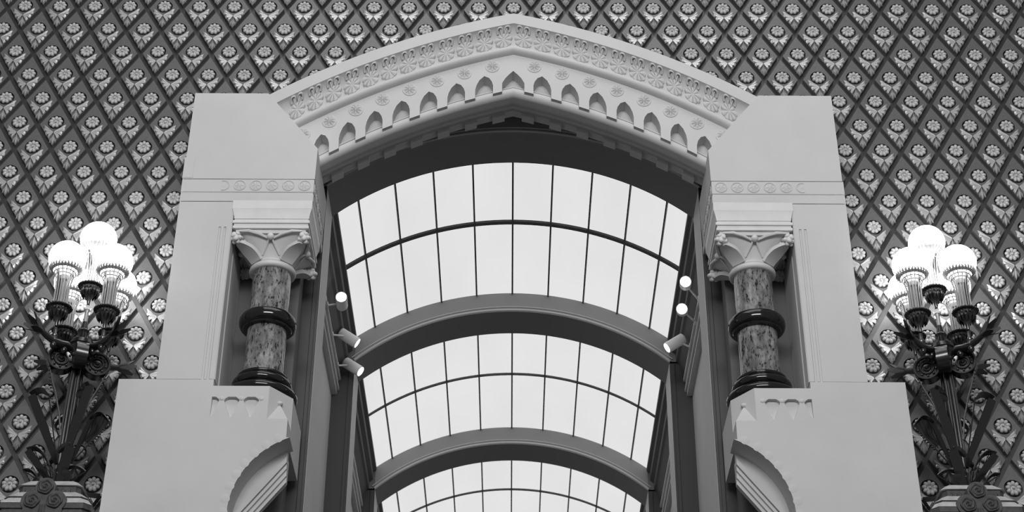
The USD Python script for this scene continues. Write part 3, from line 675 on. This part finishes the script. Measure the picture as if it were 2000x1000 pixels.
def volute(S, t, o, d, zc, strap=True):
    """a rolled scroll whose disc face is square to the horizontal direction d"""
    d = np.array([d[0], d[1], 0.]); d /= np.linalg.norm(d); ax = np.array([-d[1], d[0], 0.])
    if ax[1] > 0: ax = -ax
    c = np.array([o[0], o[1], zc]) + d * 0.125
    R = np.array(trimesh.geometry.align_vectors([0, 0, 1], ax))[:3, :3]
    sc = obj('scroll', S(xform(lathe([(0, -0.030), (0.090, -0.030), (0.096, -0.04), (0.096, 0.040), (0.092, 0.046), (0.080, 0.046), (0.074, 0.034), (0.052, 0.030), (0.048, 0.040), (0.040, 0.040), (0.036, 0.030), (0.0, 0.030)], 40), R, c)), 'bronze', t, smooth=35)
    obj('boss', S(xform(join(lathe([(0.030, 0.028), (0.026, 0.044), (0.016, 0.048), (0.012, 0.060), (0.0, 0.066)], 20)), R, c)), 'bronze', sc, smooth=40)
    for j in range(9):
        a = j * 2 * np.pi / 9
        obj('stud', S(xform(ball((0.063 * math.cos(a), 0.063 * math.sin(a), 0.036), 0.009, 1), R, c)), 'cup_metal', sc, smooth=60)
    if not strap: return
    # strap running from the scroll down to the stem
    P = [c + d * 0.092 * math.cos(q) + np.array([0, 0, 0.092 * math.sin(q)]) for q in np.linspace(0.2, -0.5, 4)]
    P += [np.array([o[0], o[1], 0]) + d * r + [0, 0, z] for r, z in ((0.165, zc - 0.16), (0.125, zc - 0.26), (0.075, zc - 0.42), (0.045, zc - 0.58))]
    st = obj('strap', S(strip(P, ax, [0.05, 0.05, 0.048, 0.044, 0.038, 0.03, 0.024, 0.018], 0.008)), 'bronze', t, smooth=40)
    for j in range(12):
        q = j / 11; b = np.array([o[0], o[1], 0]) + d * (0.20 - 0.07 * q) + [0, 0, zc - 0.07 - 0.30 * q]
        obj('bead', S(ball(b + ax * 0.022, 0.008, 1)), 'cup_metal', st, smooth=60)

def leaf_frame(S, t, A, E, T, w, fill=0.0, bulge=0.05, slats=3):
    """a trough-like strap leaf: broad bar A-E, arched rim E-T, thin edge A-T, thin slats between; fill = share of it that is sheet"""
    A, E, T = (np.array(p, float) for p in (A, E, T))
    mid = (E + T) / 2; upv = np.array([0, 0, 1.])
    rim = [E + (T - E) * q + upv * bulge * math.sin(np.pi * q) + np.array([0, -0.3, 0]) * bulge * math.sin(np.pi * q) for q in np.linspace(0, 1, 9)]
    lf = obj('leaf', S(strip([A, A + (E - A) * 0.5, E], np.cross(E - A, T - A) * 0.35 + (T - E), [w * 0.7, w * 1.15, w * 1.15], 0.007)), 'bronze', t, smooth=30)
    obj('rim', S(strip(rim, np.array([0, 0.75, -0.45]), [w * 0.9] * 4 + [w * 0.85] * 3 + [w * 0.7, w * 0.4], 0.007)), 'bronze', lf, smooth=40)
    obj('edge', S(tube([A, T], 0.005, 6)), 'bronze', lf)
    for j in range(slats):
        q = (j + 1) / (slats + 1); r = rim[int(q * 8)]; b = A + (E + (T - E) * q - A) * 0.45
        obj('slat', S(tube([r, b], 0.003, 5)), 'bronze', lf)
    if fill:
        P = []
        for q in np.linspace(0, 1, 13):
            top = E + (T - E) * q + upv * bulge * math.sin(np.pi * q); low = A + (top - A) * (1 - fill) 
            P.append([top, (top + low) / 2 + np.array([0, 0.03, 0]) * math.sin(np.pi * q), low])
        P = np.array(P); n = np.array([0, 0.004, 0])
        obj('blade', S(join(grid(P), grid((P + n)[::-1]))), 'bronze', lf, smooth=40)
    k = 9                                    # serrated free edge
    for j in range(k if slats > 1 else 0):
        b = A + (T - A) * (0.45 + 0.5 * j / k)
        obj('tooth', S(ball(b + np.array([0.008, 0, -0.006]), 0.008, 1)), 'bronze', lf)

def build_lamp(s):
    wd = 'left' if s < 0 else 'right'
    t = thing('globe_lamp', 'ornate dark metal lamp with five glowing globes standing %s of the arch' % wd, 'lamp', loc=(LX * -s, LY, PZ))
    S = lambda m: sign(m, s); o = (LX, LY); rot = math.radians(6)
    # stem: bundled rods on a footed base
    obj('foot', S(lathe([(0.0, PZ), (0.075, PZ), (0.075, PZ + 0.012), (0.05, PZ + 0.03), (0.045, PZ + 0.12), (0.052, PZ + 0.15), (0.03, PZ + 0.18), (0.0, PZ + 0.18)], 28, (*o, 0))), 'bronze', t, smooth=35)
    sm = obj('stem', S(lathe([(0.030, PZ + 0.1), (0.032, PZ + 0.6), (0.028, PZ + 1.05)], 16, (*o, 0))), 'bronze', t, smooth=30)
    for k in range(6):
        a = k * np.pi / 3 + 0.2
        obj('reed', S(tube([(o[0] + 0.036 * math.cos(a), o[1] + 0.036 * math.sin(a), PZ + 0.12), (o[0] + 0.040 * math.cos(a), o[1] + 0.040 * math.sin(a), PZ + 0.6), (o[0] + 0.034 * math.cos(a), o[1] + 0.034 * math.sin(a), PZ + 1.05)], 0.011, 7)), 'cup_metal' if k in (1, 4, 5) else 'bronze', sm)
    hz = 7.52
    obj('hub', S(lathe([(0.03, hz - 0.09), (0.075, hz - 0.06), (0.088, hz - 0.02), (0.080, hz + 0.03), (0.092, hz + 0.04), (0.080, hz + 0.075), (0.03, hz + 0.10), (0.026, hz + 0.15), (0.040, hz + 0.165), (0.026, hz + 0.18), (0.018, hz + 0.24)], 36, (*o, 0))), 'bronze', t, smooth=35)
    for k in range(4):
        a = math.radians(-70) + k * np.pi / 2
        volute(S, t, o, (math.cos(a), math.sin(a)), 7.42, k > 0)
    # four arms with a cup, cage and globe each, ends flaring into a leaf
    for k in range(4):
        a = np.pi / 4 + k * np.pi / 2 + rot; d = np.array([math.cos(a), math.sin(a), 0])
        at = lambda r, z: np.array([o[0], o[1], 0]) + d * r + [0, 0, z]
        arm = obj('arm', S(tube([at(0.05, 7.50), at(0.12, 7.515), at(0.18, 7.50), at(0.235, 7.50), at(0.29, 7.512), at(0.35, 7.535)], [0.024, 0.030, 0.030, 0.026, 0.025, 0.020], 9)), 'bronze', t, smooth=50)
        for j in range(6):
            b = j * np.pi / 3; sd = np.array([-d[1], d[0], 0]); off = sd * math.cos(b) + np.array([0, 0, 1]) * math.sin(b)
            obj('petal', S(strip([at(0.33, 7.53) + off * 0.012, at(0.40, 7.55) + off * 0.036, at(0.455, 7.57) + off * 0.068], np.cross(off, d), [0.026, 0.046, 0.016], 0.005)), 'cup_metal' if j % 2 else 'bronze', arm, smooth=40)
        for r in (0.14, 0.235):
            obj('knob', S(ball(at(r, 7.47), 0.024, 2, (1, 1, 1.3))), 'bronze', arm, smooth=60)
        x, y = at(0.237, 0)[:2]
        obj('spindle', S(lathe([(0.030, 7.50), (0.022, 7.525), (0.026, 7.545), (0.014, 7.56), (0.012, 7.61)], 16, (x, y, 0))), 'cup_metal', arm, smooth=40)
        cup_unit(S, t, x, y, 7.752, 8.185)
    cup_unit(S, t, o[0], o[1], 8.04, 8.475)
    obj('centre_rod', S(lathe([(0.018, hz + 0.2), (0.014, hz + 0.32), (0.024, hz + 0.34), (0.012, hz + 0.37), (0.012, 7.90)], 14, (*o, 0))), 'brass', t, smooth=40)
    # strap leaves in two tiers around the stem: (foot, elbow, rim end)
    b = lambda dx, dy, dz: (o[0] + dx, o[1] + dy, PZ + dz)
    leaf_frame(S, t, b(-0.03, -0.03, 0.20), b(-0.27, -0.08, 0.70), b(-0.125, -0.16, 0.66), 0.056, bulge=0.03, slats=0)
    leaf_frame(S, t, b(0.015, -0.07, 0.16), b(0.160, -0.19, 0.72), b(0.065, -0.12, 0.66), 0.070, bulge=0.02, slats=0)
    leaf_frame(S, t, b(0.05, 0.02, 0.22), b(0.140, 0.02, 0.56), b(0.285, -0.02, 0.52), 0.030, fill=0.55, bulge=0.05, slats=2)
    leaf_frame(S, t, b(-0.02, 0.05, 0.34), b(-0.035, 0.12, 0.60), b(-0.125, 0.10, 0.55), 0.045, bulge=0.03, slats=0)
    leaf_frame(S, t, b(-0.03, -0.06, 0.02), b(-0.215, -0.13, 0.25), b(-0.05, -0.12, 0.14), 0.044, bulge=0.05, slats=2)
    leaf_frame(S, t, b(-0.05, -0.05, 0.01), b(-0.215, -0.15, 0.085), b(-0.10, -0.13, 0.02), 0.030, bulge=0.03, slats=1)
    leaf_frame(S, t, b(0.02, -0.08, 0.02), b(0.085, -0.17, 0.26), b(0.00, -0.15, 0.22), 0.060, bulge=0.02, slats=0)
    leaf_frame(S, t, b(0.04, -0.02, 0.04), b(0.060, -0.10, 0.125), b(0.195, -0.10, 0.105), 0.030, bulge=0.02, slats=1)
    leaf_frame(S, t, b(0.05, -0.04, 0.01), b(0.075, -0.13, 0.10), b(0.04, -0.13, 0.10), 0.052, bulge=0.0, slats=0)
    leaf_frame(S, t, b(0.06, 0.08, 0.03), b(0.250, 0.16, 0.04), b(0.20, 0.16, -0.05), 0.030, bulge=0.0, slats=0)
    leaf_frame(S, t, b(0.0, 0.06, 0.04), b(-0.16, 0.20, 0.30), b(-0.02, 0.22, 0.30), 0.036, bulge=0.04, slats=0)
for s in (-1, 1):
    build_pedestal(s)
    build_lamp(s)
